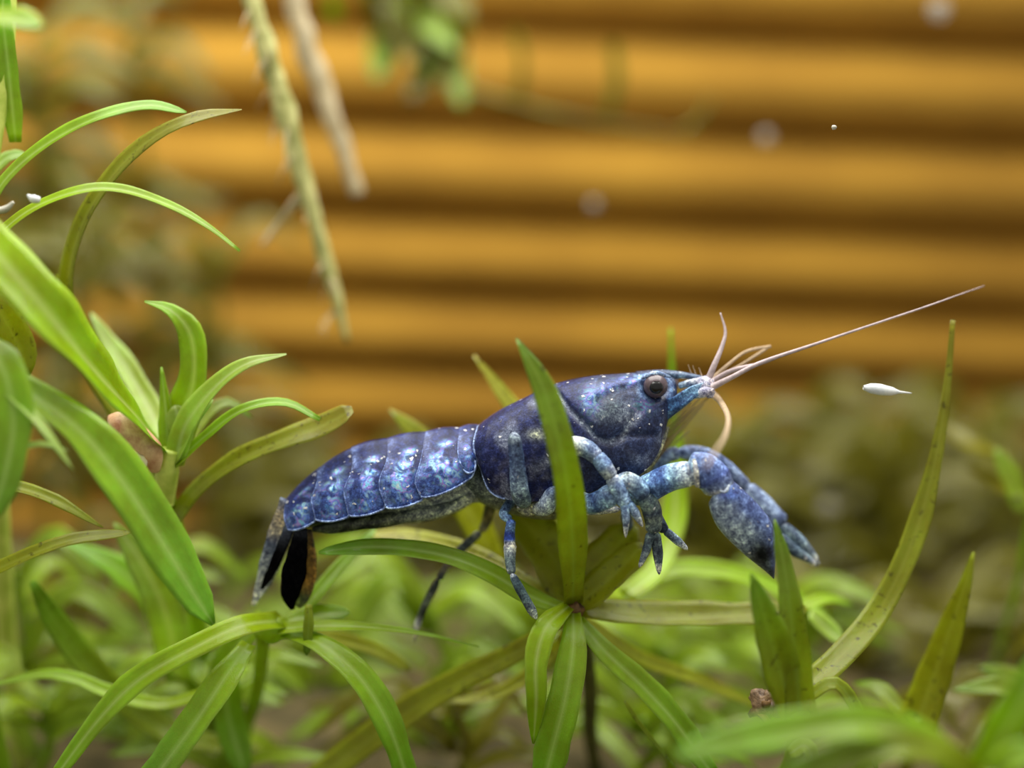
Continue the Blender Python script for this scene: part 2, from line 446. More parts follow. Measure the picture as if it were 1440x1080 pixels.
# sternum below and head underside
B.tube([(660, 668, 0), (700, 690, 0), (760, 705, 0), (820, 700, 0), (880, 676, 0), (925, 630, 0)], [(0, 26), (.3, 26), (.7, 24), (1, 10)], [(0, C_GREENG), (.4, lin(120, 120, 100)), (1, lin(110, 110, 98))], 30, 18, 1.6)
# rostrum
B.tube([(895, 531, 0), (930, 527, 0), (960, 528, 0), (994, 532, 0)], [(0, 9), (.4, 7), (.8, 4), (1, 1.5)], [(0, C_SLATE), (.5, lin(80, 100, 130)), (1, lin(110, 130, 160))], 26, 12, 2.2, .0, .8)
# orbit ridge over the eye
B.tube([(902, 532, -.38), (922, 525, -.42), (942, 530, -.3)], [(0, 2), (.5, 4), (1, 2)], lin(130, 150, 190), 14, 8, 1, .1, .6)
# feeler scales (blue bars) and feeler bases, both sides
for sg in (-1, 1):
    yy = sg*.33
    B.ribbon([(926, 575, yy), (950, 566, yy*1.15), (975, 551, yy*1.1), (994, 539, yy*.8)], [(0, 14), (.3, 19), (.7, 17), (1, 7)], [(0, lin(54, 90, 140)), (.35, lin(62, 104, 160)), (.75, lin(110, 150, 190)), (1, lin(140, 160, 175))], 18, 6, 5, .3)
    B.tube([(930, 588, yy*.9), (950, 574, yy), (975, 558, yy*.9)], [(0, 8), (.6, 6), (1, 3)], [(0, lin(50, 76, 108)), (.6, lin(58, 86, 116)), (1, lin(90, 120, 140))], 14, 10)
    B.tube([(955, 543, yy*.5), (975, 538, yy*.6), (1004, 536, yy*.6)], [(0, 4), (.5, 6), (.85, 9), (1, 3)], [(0, lin(110, 140, 165)), (.5, lin(170, 170, 190)), (1, lin(205, 195, 215))], 16, 10)
    B.tube([(975, 556, yy*.9), (990, 551, yy), (1004, 548, yy)], [(0, 5), (.5, 8), (1, 3)], [(0, lin(120, 150, 180)), (.5, lin(195, 190, 212)), (1, lin(200, 190, 205))], 14, 10)
B.blob(P(991, 542, -.2), .13, .13, .12, lin(205, 200, 218), 0, .5, 16, 12, .5)
B.blob(P(998, 552, -.22), .08, .08, .08, lin(205, 200, 218), 0, .5, 12, 8, .4)
# folded mouth legs under the head
B.tube([(880, 668, -.28), (905, 655, -.34), (925, 630, -.33), (938, 600, -.26)], [(0, 6), (.4, 9), (1, 4)], [(0, lin(140, 140, 126)), (.5, lin(150, 150, 135)), (1, lin(136, 136, 112))], 20, 10)
B.tube([(885, 660, .25), (915, 650, .3), (938, 615, .2)], [(0, 6), (.5, 8), (1, 3)], lin(140, 140, 124), 16, 8)

# abdomen: six tergites, each a shell whose side lobe hangs over the one behind
tops = [(674, 598), (646, 601), (598, 607), (545, 616), (494, 629), (446, 660), (404, 700)]
lobes = [  # rear edge curve from back to the lobe's lower tip, then the front lower corner
    dict(f=[(676, 598), (674, 620), (672, 640), (669, 658)], r=[(646, 601), (644, 625), (645, 645), (652, 660)], d=[(669, 664), (652, 665)]),
    dict(f=[(648, 601), (655, 630), (668, 648), (667, 666)], r=[(598, 607), (592, 645), (584, 678), (592, 698)], d=[(652, 688), (620, 699)]),
    dict(f=[(602, 607), (598, 645), (592, 675), (596, 700)], r=[(545, 616), (544, 646), (533, 680), (543, 713)], d=[(588, 708), (560, 713)]),
    dict(f=[(549, 616), (546, 650), (541, 685), (543, 712)], r=[(494, 629), (495, 660), (484, 690), (490, 724)], d=[(538, 718), (510, 723)]),
    dict(f=[(499, 628), (496, 660), (490, 695), (492, 724)], r=[(446, 660), (445, 680), (438, 703), (444, 730)], d=[(486, 729), (460, 732)]),
    dict(f=[(450, 656), (447, 685), (442, 710), (444, 730)], r=[(402, 702), (400, 716), (400, 730), (405, 744)], d=[(440, 736), (420, 741)])]
hws = [.60, .66, .64, .58, .50, .40, .26]
for si, L in enumerate(lobes):
    NTT, NW = 64, 44
    fc = cat(L['f'], NTT+1); rc = cat(L['r'], NTT+1)
    rows = []; edge = []
    for j in range(NW+1):
        w_ = j/NW; row = []
        hw = lerp(hws[si], hws[si+1], w_)*(1+.05*math.sin(math.pi*min(1, w_*1.1)))
        for k in range(2*NTT+1):
            t = (k-NTT)/NTT; q = abs(t); idx = q*NTT; i0 = min(NTT-1, int(idx)); fr = idx-i0
            fx, fy = (lerp(fc[i0][m], fc[i0+1][m], fr) for m in (0, 1))
            rx, ry = (lerp(rc[i0][m], rc[i0+1][m], fr) for m in (0, 1))
            px, py = lerp(fx, rx, w_), lerp(fy, ry, w_)
            # lower lobe: bulge the free edge down, in an even arc
            sag = (math.sin(math.pi*w_)**.6 if 0 < w_ < 1 else 0)*(9 if si == 1 else 6)
            py += sag*q**5
            py -= 3.2*math.sin(math.pi*w_)*(1-q)**3      # each back plate bows up a little
            a = q*math.radians(98)
            y = hw*abs(math.sin(a))**.8+.05*w_+.05*math.sin(math.pi*w_)*q
            nz = noise.noise(Vector((px*.045, py*.045, 9))); nz2 = noise.noise(Vector((px*.12, py*.12, 3)))
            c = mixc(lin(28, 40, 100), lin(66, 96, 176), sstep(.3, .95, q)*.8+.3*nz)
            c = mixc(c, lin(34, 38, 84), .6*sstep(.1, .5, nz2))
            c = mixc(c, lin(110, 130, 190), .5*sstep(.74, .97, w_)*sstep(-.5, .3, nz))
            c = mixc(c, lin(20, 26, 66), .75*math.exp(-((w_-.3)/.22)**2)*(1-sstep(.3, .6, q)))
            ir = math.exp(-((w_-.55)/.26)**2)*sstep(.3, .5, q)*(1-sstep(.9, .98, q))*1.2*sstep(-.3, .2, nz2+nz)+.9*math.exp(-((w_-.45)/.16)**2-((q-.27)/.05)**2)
            if si == 0: ir *= .3
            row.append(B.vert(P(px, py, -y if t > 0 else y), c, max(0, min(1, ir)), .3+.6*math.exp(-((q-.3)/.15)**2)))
            if k == 2*NTT: edge.append((px, py, -(y+.008)))
        rows.append(row)
    B.grid(rows)
    for r_ in (rows[0], rows[-1]):
        pass
    re_ = [(rc[k][0], rc[k][1], -(hws[si+1]*abs(math.sin(k/NTT*math.radians(98)))**.8+.052)) for k in range(16, NTT+1, 6)]
    fe_ = [(fc[k][0], fc[k][1], -(hws[si]*abs(math.sin(k/NTT*math.radians(98)))**.8+.012)) for k in range(NTT-18, NTT+1, 6)] if si else []
    B.tube(re_, [(0, .3), (.5, .8), (1, 1.3)], mixc(C_RIM, C_BLUE, .5), 30, 6)
    B.tube(fe_[:-1]+edge[2:-1:4]+[re_[-1]], 1.5, mixc(C_RIM, C_BLUE, .15), 40, 6)
# soft underside of the abdomen
B.tube([(690, 676, 0), (640, 676, 0), (580, 692, 0), (500, 705, 0), (440, 722, 0), (410, 735, 0)], [(0, 30), (.2, 36), (.5, 34), (.75, 30), (.93, 17), (1, 8)], [(0, lin(150, 160, 155)), (.25, lin(165, 178, 172)), (.5, lin(120, 132, 110)), (.8, lin(60, 68, 50)), (1, lin(50, 56, 60))], 40, 20, 1.1)
# soft fringe of swimmerets along the underside
for sg in (-1, 1):
    B.tube([(664, 700, sg*.3), (630, 716, sg*.34), (580, 725, sg*.32), (530, 733, sg*.3), (480, 740, sg*.26), (440, 744, sg*.2)], [(0, 8), (.3, 10), (.6, 11), (.9, 8), (1, 4)], [(0, lin(140, 148, 130)), (.35, lin(140, 150, 135)), (.5, lin(90, 98, 76)), (.65, lin(52, 60, 42)), (1, lin(46, 54, 44))], 90, 12, .7, wob=.35, mot=.9)

# tail fan: middle plate and paired side blades
B.ribbon([(412, 706, -.08), (400, 735, -.1), (386, 775, -.06), (370, 818, 0), (356, 852, .04)], [(0, 36), (.3, 36), (.6, 28), (.85, 15), (1, 5)], [(0, lin(120, 134, 170)), (.16, lin(205, 185, 150)), (.3, lin(180, 170, 155)), (.42, lin(96, 108, 135)), (.6, lin(160, 168, 180)), (1, lin(205, 206, 198))], 30, 8, 5, .3, .0)
B.ribbon([(408, 738, -.18), (398, 765, -.2), (384, 798, -.16), (368, 828, -.1)], [(0, 14), (.4, 16), (.8, 12), (1, 4)], [(0, lin(70, 80, 105)), (.25, lin(30, 34, 44)), (.4, lin(8, 8, 12)), (1, lin(10, 10, 12))], 22, 6, 4, .2, .1)
B.ribbon([(424, 742, -.3), (420, 770, -.34), (413, 810, -.3), (408, 838, -.24), (411, 857, -.2)], [(0, 16), (.25, 27), (.6, 34), (.85, 24), (1, 6)], [(0, lin(30, 34, 46)), (.15, lin(6, 6, 9)), (1, lin(4, 4, 6))], 26, 8, 5, .25)
B.ribbon([(432, 744, -.1), (434, 780, -.12), (430, 815, -.1), (420, 854, -.08)], [(0, 14), (.3, 24), (.7, 30), (.9, 22), (1, 8)], [(0, lin(60, 54, 40)), (.3, lin(140, 108, 52)), (.65, lin(160, 120, 52)), (.85, lin(64, 76, 40)), (1, lin(110, 124, 60))], 26, 8, 4, .3, -.2)
B.ribbon([(404, 738, .2), (392, 772, .26), (378, 806, .22), (366, 838, .15)], [(0, 14), (.4, 24), (.8, 20), (1, 6)], [(0, lin(60, 70, 95)), (.5, lin(96, 104, 118)), (1, lin(150, 152, 150))], 22, 6, 4, .2)

# limbs
def limb(nodes, rads, cols, n=30, seg=14, flat=.9, joints=(), a=0, sp=.1):
    br = lambda c: tuple(min(.85, x*1.3) for x in c)
    if isinstance(cols, list):
        if cols[-1][0] == 1 and cols[-2][0] < .86: cols = cols[:-1]+[(.87, cols[-1][1]), cols[-1]]
        cols = [(t, br(c)) for t, c in cols]
    else: cols = br(cols)
    B.tube(nodes, rads, cols, n+8, seg+4, flat, a, sp, wob=.22, rnd=.13, mot=.6)
    cols = None; S = cat(nodes, 101)
    for t, r, c in joints:
        q = S[int(t*100)]; p = P(*q); B.blob(p, r*U, r*U*.9, r*U, c, 0, .3, 12, 8, .15)
LB, LG, LD, LW = lin(104, 136, 186), lin(84, 100, 106), lin(44, 56, 84), lin(186, 192, 204)
# rear leg on the near side (planted on the rosette)
limb([(722, 700, -.42), (708, 722, -.6), (719, 732, -.66)], [(0, 8), (.6, 7), (1, 6)], [(0, LG), (1, LB)], 14)
limb([(719, 730, -.66), (717, 750, -.68), (717, 768, -.7)], [(0, 6.5), (.5, 7), (1, 8)], [(0, lin(70, 100, 180)), (.35, LB), (.5, lin(44, 70, 160)), (.75, lin(44, 70, 160)), (1, LW)], 20)
limb([(717, 766, -.7), (717, 790, -.84), (719, 808, -.94)], [(0, 9), (.3, 8), (1, 6)], [(0, lin(200, 198, 200)), (.3, lin(150, 158, 160)), (.5, lin(98, 114, 116)), (1, lin(104, 118, 122))], 20, joints=((.08, 9, lin(205, 202, 202)),))
limb([(719, 806, -.94), (726, 820, -.98), (740, 844, -1.0), (755, 871, -1.0)], [(0, 5), (.3, 6.5), (.8, 6), (1, 3.5)], [(0, LW), (.1, lin(60, 80, 90)), (.6, lin(66, 84, 90)), (1, lin(140, 150, 150))], 24)
# hind leg on the far side
limb([(692, 700, .3), (688, 718, .42), (683, 736, .5), (676, 748, .5)], [(0, 9), (.5, 7), (1, 6)], [(0, lin(70, 72, 50)), (.5, lin(78, 70, 42)), (1, lin(120, 116, 90))], 18)
limb([(676, 748, .5), (655, 767, .5), (636, 783, .45)], [(0, 6), (.5, 7), (1, 6)], [(0, lin(140, 140, 130)), (.3, lin(78, 90, 92)), (.75, lin(48, 58, 60)), (.9, lin(150, 110, 70)), (1, lin(130, 100, 70))], 20)
limb([(636, 783, .45), (626, 800, .4), (617, 816, .36)], [(0, 5), (1, 5)], [(0, lin(120, 104, 80)), (1, lin(50, 60, 60))], 12)
limb([(617, 814, .36), (600, 846, .3), (587, 878, .26), (583, 904, .24)], [(0, 5), (.4, 6), (.72, 5), (.8, 4), (1, 1.5)], [(0, lin(40, 48, 44)), (.35, lin(70, 80, 66)), (.6, lin(40, 46, 42)), (.72, lin(200, 200, 205)), (1, lin(150, 150, 130))], 26)
# leg folded up against the side
limb([(740, 712, -.7), (731, 690, -.95), (727, 650, -1.0), (722, 608, -.96)], [(0, 13), (.25, 12), (.6, 10), (1, 10)], [(0, LG), (.3, lin(104, 122, 150)), (.6, lin(56, 72, 108)), (.85, lin(58, 72, 100)), (1, lin(110, 122, 140))], 28, flat=.7)
limb([(752, 716, -.6), (766, 712, -.8), (774, 698, -.88), (780, 684, -.9)], [(0, 9), (.4, 13), (.8, 9), (1, 5)], [(0, lin(150, 155, 140)), (.5, lin(150, 164, 190)), (1, lin(70, 86, 120))], 20, joints=((.4, 11, lin(170, 180, 200)),))
limb([(728, 712, -.5), (745, 718, -.6), (756, 708, -.7)], [(0, 8), (.5, 9), (1, 6)], [(0, lin(110, 115, 80)), (1, lin(160, 160, 140))], 14)
# third leg with small pincer
limb([(782, 640, -.92), (800, 629, -.98), (822, 631, -1.02), (842, 645, -1.06)], [(0, 12), (.4, 13), (.75, 12), (1, 10)], [(0, LB), (.25, lin(100, 120, 160)), (.45, lin(180, 186, 180)), (.7, lin(110, 132, 170)), (1, lin(130, 146, 180))], 26, joints=((.9, 11, lin(150, 164, 196)),))
limb([(838, 640, -1.06), (850, 655, -1.1), (862, 672, -1.1)], [(0, 10), (.5, 11), (1, 9)], [(0, lin(110, 134, 172)), (.5, lin(84, 106, 150)), (1, LW)], 18)
limb([(860, 668, -1.1), (870, 688, -1.12), (880, 712, -1.12)], [(0, 9), (.4, 12), (1, 9)], [(0, LW), (.3, lin(120, 144, 184)), (1, lin(120, 146, 190))], 20)
limb([(877, 706, -1.14), (880, 730, -1.16), (880, 756, -1.14)], [(0, 6), (.5, 5), (1, 1.6)], [(0, LB), (.6, lin(140, 156, 180)), (1, lin(215, 218, 220))], 18)
limb([(882, 706, -1.1), (893, 722, -1.08), (904, 741, -1.04)], [(0, 6.5), (.5, 6), (1, 1.8)], [(0, LB), (.6, lin(150, 166, 194)), (1, lin(215, 218, 220))], 18)
# second leg with small pincer
limb([(812, 700, -.7), (830, 708, -.9), (850, 702, -1.0), (872, 688, -1.02)], [(0, 11), (.3, 14), (.7, 16), (1, 12)], [(0, lin(150, 160, 180)), (.3, lin(108, 136, 176)), (.45, lin(50, 74, 130)), (.6, lin(110, 140, 182)), (1, lin(120, 146, 180))], 24)
limb([(800, 716, -.6), (838, 718, -.66), (872, 716, -.7)], [(0, 7), (1, 5)], lin(175, 180, 185), 14)
limb([(868, 690, -1.0), (880, 676, -1.04), (898, 686, -1.04), (908, 700, -1.02)], [(0, 11), (.4, 13), (.8, 13), (1, 12)], [(0, lin(116, 142, 174)), (.4, lin(150, 166, 180)), (.7, lin(110, 140, 176)), (1, lin(90, 112, 140))], 22, joints=((.35, 12, lin(150, 164, 176)),))
limb([(905, 694, -1.0), (914, 712, -.98), (918, 732, -.96), (919, 750, -.95)], [(0, 12), (.5, 13), (1, 11)], [(0, lin(96, 116, 124)), (.35, lin(92, 106, 104)), (.5, lin(44, 54, 76)), (.62, lin(110, 122, 116)), (1, lin(104, 118, 120))], 22)
limb([(915, 748, -.95), (910, 770, -.97), (899, 798, -.98)], [(0, 6.5), (.5, 6), (1, 2.2)], [(0, lin(96, 112, 116)), (.4, lin(60, 74, 88)), (.85, lin(130, 140, 150)), (1, lin(225, 225, 225))], 18)
limb([(921, 748, -.94), (925, 775, -.92), (927, 808, -.9)], [(0, 8), (.5, 7), (1, 2.2)], [(0, lin(96, 112, 116)), (.35, lin(52, 62, 76)), (.7, lin(110, 124, 140)), (1, lin(225, 225, 225))], 18)
# first walking leg tip showing past the second
limb([(918, 718, -.7), (926, 734, -.72), (936, 748, -.72)], [(0, 9), (.6, 9), (1, 7)], [(0, lin(90, 106, 116)), (.5, lin(36, 44, 66)), (1, lin(60, 74, 100))], 14)
limb([(934, 745, -.72), (950, 758, -.74), (967, 773, -.74)], [(0, 6), (.6, 6), (1, 3)], [(0, lin(80, 98, 126)), (.6, lin(124, 142, 166)), (1, lin(190, 196, 205))], 16)
limb([(880, 720, .2), (884, 740, .25), (890, 756, .3)], [(0, 9), (1, 6)], lin(100, 114, 118), 12)
# far claw arm, showing above the near one
limb([(885, 678, .15), (915, 660, .3), (940, 641, .35), (958, 636, .35)], [(0, 8), (.5, 9), (1, 11)], [(0, lin(110, 140, 184)), (.5, lin(110, 138, 184)), (1, lin(116, 136, 176))], 22)
limb([(952, 636, .35), (985, 640, .4), (1020, 662, .4), (1050, 692, .4)], [(0, 10), (.5, 15), (1, 16)], [(0, lin(110, 130, 176)), (.5, lin(104, 122, 170)), (1, lin(110, 124, 160))], 26)
limb([(1044, 686, .4), (1075, 716, .36), (1100, 742, .3)], [(0, 16), (.5, 18), (1, 16)], [(0, lin(120, 136, 170)), (1, lin(104, 120, 156))], 22)
limb([(1094, 738, .26), (1118, 756, .22), (1138, 775, .2), (1153, 794, .18)], [(0, 10), (.5, 9), (.85, 5), (1, 1.5)], [(0, lin(84, 100, 118)), (.5, lin(92, 110, 128)), (.8, lin(140, 152, 160)), (1, lin(225, 226, 226))], 24)
limb([(1092, 755, .2), (1116, 774, .14), (1140, 789, .12), (1150, 797, .14)], [(0, 11), (.5, 9), (.9, 4), (1, 1.5)], [(0, lin(84, 100, 118)), (.5, lin(74, 92, 110)), (.8, lin(110, 124, 136)), (1, lin(215, 216, 216))], 24)
# near claw arm
limb([(884, 700, -.62), (912, 688, -.86), (945, 672, -1.0), (978, 664, -1.08)], [(0, 14), (.3, 19), (.7, 19), (.94, 20), (1, 15)], [(0, lin(110, 140, 184)), (.3, lin(128, 162, 208)), (.5, lin(80, 110, 168)), (.58, lin(60, 88, 150)), (.7, lin(120, 154, 200)), (1, lin(150, 170, 200))], 34, 18, .75, joints=((.97, 17, lin(168, 178, 196)),))
B.tube([(976, 646, -1.2), (979, 664, -1.3), (981, 684, -1.22)], [(0, 2.5), (.5, 4), (1, 3)], lin(205, 205, 205), 12, 8)
limb([(968, 652, -1.06), (990, 656, -1.12), (1006, 676, -1.14), (1014, 697, -1.14)], [(0, 16), (.3, 22), (.65, 25), (.9, 20), (1, 12)], [(0, lin(130, 154, 200)), (.35, lin(110, 132, 190)), (.6, lin(70, 88, 150)), (.8, lin(110, 124, 160)), (1, lin(150, 150, 160))], 30, 18, .8, sp=.3)
# palm and fingers of the near claw
rows = []
lft = cat([(1000, 700), (997, 712), (1009, 741), (1034, 768), (1058, 789), (1076, 803), (1088, 814)], 70)
rgt = cat([(1014, 684), (1026, 674), (1048, 691), (1072, 716), (1085, 735), (1091, 765), (1089, 813)], 70)
for i in range(70):
    w_ = i/69; (ax, ay), (bx, by) = lft[i], rgt[i]
    d = prof([(0, .13), (.15, .24), (.4, .27), (.7, .2), (.9, .11), (1, .02)], w_); row = []
    for k in range(36):
        an = 2*math.pi*k/36; u = .5-.5*math.cos(an)
        px, py = lerp(ax, bx, u), lerp(ay, by, u); y = -1.1-d*math.sin(an)
        nz = noise.noise(Vector((px*.05, py*.05, 2)))
        c = mixc(lin(142, 158, 186), lin(80, 98, 152), sstep(.4, .8, u+.25*nz))
        c = mixc(c, lin(70, 100, 190), .75*math.exp(-(((px-1022)/14)**2+((py-697)/9)**2)))
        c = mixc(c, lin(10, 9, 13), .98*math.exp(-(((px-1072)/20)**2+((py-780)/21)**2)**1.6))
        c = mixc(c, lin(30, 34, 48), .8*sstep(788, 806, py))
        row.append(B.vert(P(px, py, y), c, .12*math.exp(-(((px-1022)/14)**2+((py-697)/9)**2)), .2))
    rows.append(row)
B.grid(rows, True); B.face(*rows[0]); B.face(*rows[-1])
B.tube([(1012, 690, -1.36), (1020, 692, -1.38), (1026, 682, -1.34)], [(0, 1), (.5, 2.5), (1, 1)], lin(190, 200, 215), 12, 8)
B.build('body', M['shell'], cray)

# eyes
for sg in (-1, 1):
    e = MB(); ec = P(922 if sg < 0 else 938, 543 if sg < 0 else 540, sg*.42)
    e.blob(ec, .17, .15, .165, nu=24, nv=16); eo = e.build('eye', M['eye'], cray)
    p_ = MB(); p_.blob(ec+Vector((.0, sg*.128, .0)), .095, .05, .09, nu=16, nv=10); p_.build('pupil', M['pupil'], eo)
# feelers
def feeler(name, pts, rad, m, n=40):
    mb = MB(); mb.tube(pts, rad, n=n, seg=8); return mb.build(name, m, cray)
feeler('antenna', [(1000, 545, -.3), (1030, 530, -.34), (1070, 510, -.3), (1140, 486, -.2), (1220, 459, -.1), (1300, 432, 0), (1350, 414, .2), (1384, 402, .5)], [(0, 5), (.08, 3.6), (.4, 2.0), (.8, 1.3), (1, .5)], M['feeler'], 70)
feeler('antenna', [(998, 550, .3), (1014, 566, -.3), (1024, 588, -1.4), (1020, 612, -2.4), (1008, 632, -3.2), (992, 656, -4.0)], [(0, 5.5), (.4, 3.6), (1, 1.6)], M['feelerthin'], 40)
feeler('antennule', [(996, 534, -.2), (1005, 512, -.2), (1015, 488, -.1), (1020, 466, 0), (1013, 440, .1)], [(0, 5), (.4, 3.6), (1, 1)], M['feeler'], 30)
feeler('antennule', [(1000, 534, .1), (1025, 512, .1), (1050, 494, .2), (1084, 487, .3)], [(0, 3), (.5, 2), (1, 2.2)], M['feelerthin'], 24)
feeler('antennule', [(1000, 536, .2), (1030, 520, .25), (1058, 503, .3), (1078, 490, .4)], [(0, 3), (.5, 1.8), (1, 2)], M['feelerthin'], 24)
feeler('antennule', [(1002, 536, .0), (1030, 521, -.1), (1070, 511, -.1), (1095, 502, -.1)], [(0, 4), (.5, 3), (1, 1.5)], M['feeler'], 24)
for k, (a, b, c, yy) in enumerate([((928, 632), (945, 605), (978, 572), -.2), ((922, 640), (950, 612), (990, 568), .05), ((934, 626), (962, 590), (1000, 556), .2), ((918, 648), (940, 622), (962, 598), -.3), ((936, 600), (955, 584), (972, 566), -.15), ((914, 652), (946, 625), (970, 606), .3), ((930, 615), (950, 596), (984, 560), 0)]):
    feeler('bristle', [(*a, yy), (*b, yy*1.1), (*c, yy*1.2)], [(0, 5), (.5, 4), (1, 1.2)], M['hair'], 14)
for a, b in (((973, 528), (968, 513)), ((979, 528), (974, 514)), ((987, 529), (983, 517))):
    feeler('bristle', [(*a, 0), (*b, -.02)], [(0, 1), (1, .4)], M['feelerthin'], 8)

# ------------------------------------------------------------------ water plants
STD = [(0, .55), (.12, .9), (.4, 1), (.7, .85), (.9, .45), (1, .08)]
BLUNT = [(0, .6), (.15, .95), (.5, 1), (.85, .85), (.96, .5), (1, .15)]
BLADE = [(0, 1), (.3, .95), (.6, .75), (.85, .4), (1, .05)]
def leaf(parent, pts, width, m, shape=STD, roll=0.0, twist=0.0, fold=.25, n=None):
    mb = MB(); Ln = sum(math.dist(a[:2], b[:2]) for a, b in zip(pts, pts[1:]))
    mb.ribbon(pts, [(t, v*width*1.15) for t, v in shape], n=n or int(max(12, min(34, Ln/12))), roll=roll*.5, twist=twist, fold=fold, lift=.85)
    return mb.build('leaf', M[m], parent)
def stem(parent, pts, rad, m='stem', name='stem'):
    mb = MB(); mb.tube(pts, rad, n=26, seg=10, wob=.15); return mb.build(name, M[m], parent)
def to_floor(px, py, y, dx=0):
    """nodes of a stem from a crown point down to the gravel"""
    p = P(px, py, y); q = Vector((p.x+dx, p.y+3.4, FLOOR_Z-.5))
    return [p, p.lerp(q, .35)+Vector((.05, 0, 0)), p.lerp(q, .7)-Vector((.04, 0, 0)), q]
def root_stem(parent, px, py, y, r, m='stem', dx=0):
    mb = MB(); mb.tube([tuple(v) for v in to_floor(px, py, y, dx)], [(0, r), (1, r*1.15)], n=20, seg=10, world=True, wob=.15)
    return mb.build('stem', M[m], parent)
def plant(label, px, py, y):
    p = P(px, py, y); return thing('water_plant', label, 'plant', (p.x, p.y+3.4, FLOOR_Z))

# rosette under the crayfish
A = plant('star-shaped rosette of green leaves carrying the crayfish', 806, 858, -.2)
root_stem(A, 812, 862, .1, 11, 'darkstem', .5)
nb = MB(); nb.blob(P(808, 858, -.45), .13, .12, .15, rough=.5); nb.build('crown_node', M['node'], A)
leaf(A, [(806, 850, -.5), (806, 780, -1.2), (800, 690, -1.75), (784, 610, -1.9), (762, 540, -1.8), (726, 476, -1.6)], 37, 'deep', [(0, .7), (.2, .95), (.45, 1), (.7, .95), (.88, .6), (1, .05)], .12)
leaf(A, [(798, 858, -.5), (745, 838, -.55), (690, 806, -.55), (630, 782, -.5), (560, 770, -.45), (500, 770, -.4), (448, 777, -.4)], 25, 'green', BLUNT, .25)
leaf(A, [(796, 852, -.2), (740, 822, .2), (680, 786, .7), (620, 764, .9), (570, 754, .95), (518, 752, 1.0)], 25, 'spotted', BLUNT, -.1)
leaf(A, [(804, 848, -.1), (800, 790, .4), (776, 700, 1.0), (730, 590, 1.5), (700, 545, 1.6), (666, 500, 1.6)], 38, 'spotted', [(0, .7), (.2, 1.3), (.4, 1.2), (.6, .7), (.85, .45), (1, .1)])
leaf(A, [(806, 846, -.1), (790, 800, .2), (750, 745, .45), (715, 715, .6)], 62, 'olive', BLUNT, .1)
leaf(A, [(810, 848, -.1), (828, 812, .0), (860, 775, .1), (895, 740, .2)], 52, 'olive', BLUNT, -.1)
leaf(A, [(812, 850, -.2), (850, 818, -.3), (880, 790, -.3), (905, 765, -.2)], 44, 'olive', BLUNT, .15)
leaf(A, [(815, 858, -.2), (870, 860, -.1), (950, 864, .1), (1050, 864, .2), (1135, 856, .3)], 38, 'olive', BLUNT, .2)
leaf(A, [(835, 838, .8), (880, 832, 1.4), (915, 812, 1.9), (960, 799, 2.2), (1030, 806, 2.4), (1090, 828, 2.5), (1165, 868, 2.5)], 24, 'lime', BLUNT)
leaf(A, [(880, 838, .9), (925, 800, 1.5), (946, 740, 2.0), (950, 660, 2.4), (946, 560, 2.5), (943, 462, 2.4)], 30, 'lime', [(0, .8), (.3, 1), (.5, .9), (.7, .35), (1, .12)])
leaf(A, [(800, 852, -.6), (768, 882, -1.0), (754, 930, -1.2), (754, 985, -1.25), (750, 1046, -1.1)], 30, 'lime', STD, .2)
leaf(A, [(806, 862, -.6), (806, 910, -1.0), (796, 975, -1.2), (780, 1040, -1.2), (762, 1110, -1.1)], 42, 'green', [(0, .45), (.2, .75), (.5, 1), (.8, 1), (1, .7)], -.1)
leaf(A, [(812, 870, -.4), (850, 915, -.7), (905, 965, -.8), (950, 1015, -.85), (1004, 1092, -.8)], 34, 'green', [(0, .4), (.2, .8), (.5, 1), (.8, 1), (1, .6)], .1)
leaf(A, [(796, 868, -.1), (730, 915, .3), (650, 955, .6), (560, 1010, .8), (440, 1100, .9)], 40, 'olive', [(0, .5), (.3, .8), (.6, 1), (1, .9)], .15)
leaf(A, [(820, 870, .4), (900, 925, 1.0), (980, 955, 1.3), (1075, 998, 1.4)], 22, 'olive')
leaf(A, [(800, 880, .3), (770, 930, .7), (700, 975, .9), (625, 988, 1.0)], 20, 'spotted')

leaf(A, [(700, 800, 1.4), (650, 700, 1.7), (600, 625, 1.8), (548, 576, 1.8)], 40, 'olive')
leaf(A, [(878, 985, -.5), (905, 1025, -.5), (955, 1085, -.5)], 6, 'deep')

# plant under the tail
Bp = plant('bright lime plant with arching leaves growing below the tail fan', 385, 885, -.2)
root_stem(Bp, 372, 888, .1, 10, 'fargreen', -1.0)
nb = MB(); nb.blob(P(385, 884, -.1), .3, .24, .2, rough=.3); nb.build('crown', M['lime'], Bp)
leaf(Bp, [(396, 872, -.2), (340, 880, -.8), (270, 912, -1.1), (195, 955, -1.3), (140, 1010, -1.4), (78, 1092, -1.4)], 30, 'lime', [(0, .9), (.3, 1), (.6, 1.05), (.8, .8), (1, .55)], .35)
leaf(Bp, [(400, 888, -.2), (450, 905, -.6), (505, 950, -.85), (545, 1015, -.9), (575, 1100, -.8)], 34, 'green', [(0, .6), (.3, .95), (.6, 1.1), (1, .8)], .2)
leaf(Bp, [(350, 905, -.5), (318, 950, -1.0), (270, 1020, -1.3), (205, 1110, -1.4)], 38, 'green', [(0, .5), (.25, 1), (.6, 1.1), (1, 1)], .1)
leaf(Bp, [(392, 884, -.3), (450, 880, -.4), (520, 882, -.4), (600, 892, -.3), (674, 910, -.2)], 17, 'lime', [(0, 1.2), (.25, 1.1), (.5, .6), (.8, .3), (1, .1)], .3)
leaf(Bp, [(415, 872, .1), (445, 835, .3), (480, 795, .6), (528, 744, .9)], 20, 'green', BLUNT, .3)
leaf(Bp, [(434, 850, -.5), (434, 880, -.52), (431, 922, -.5)], 12, 'deep', BLUNT)
leaf(Bp, [(400, 876, .0), (440, 864, .1), (492, 862, .1)], 28, 'lime', BLUNT, .3)
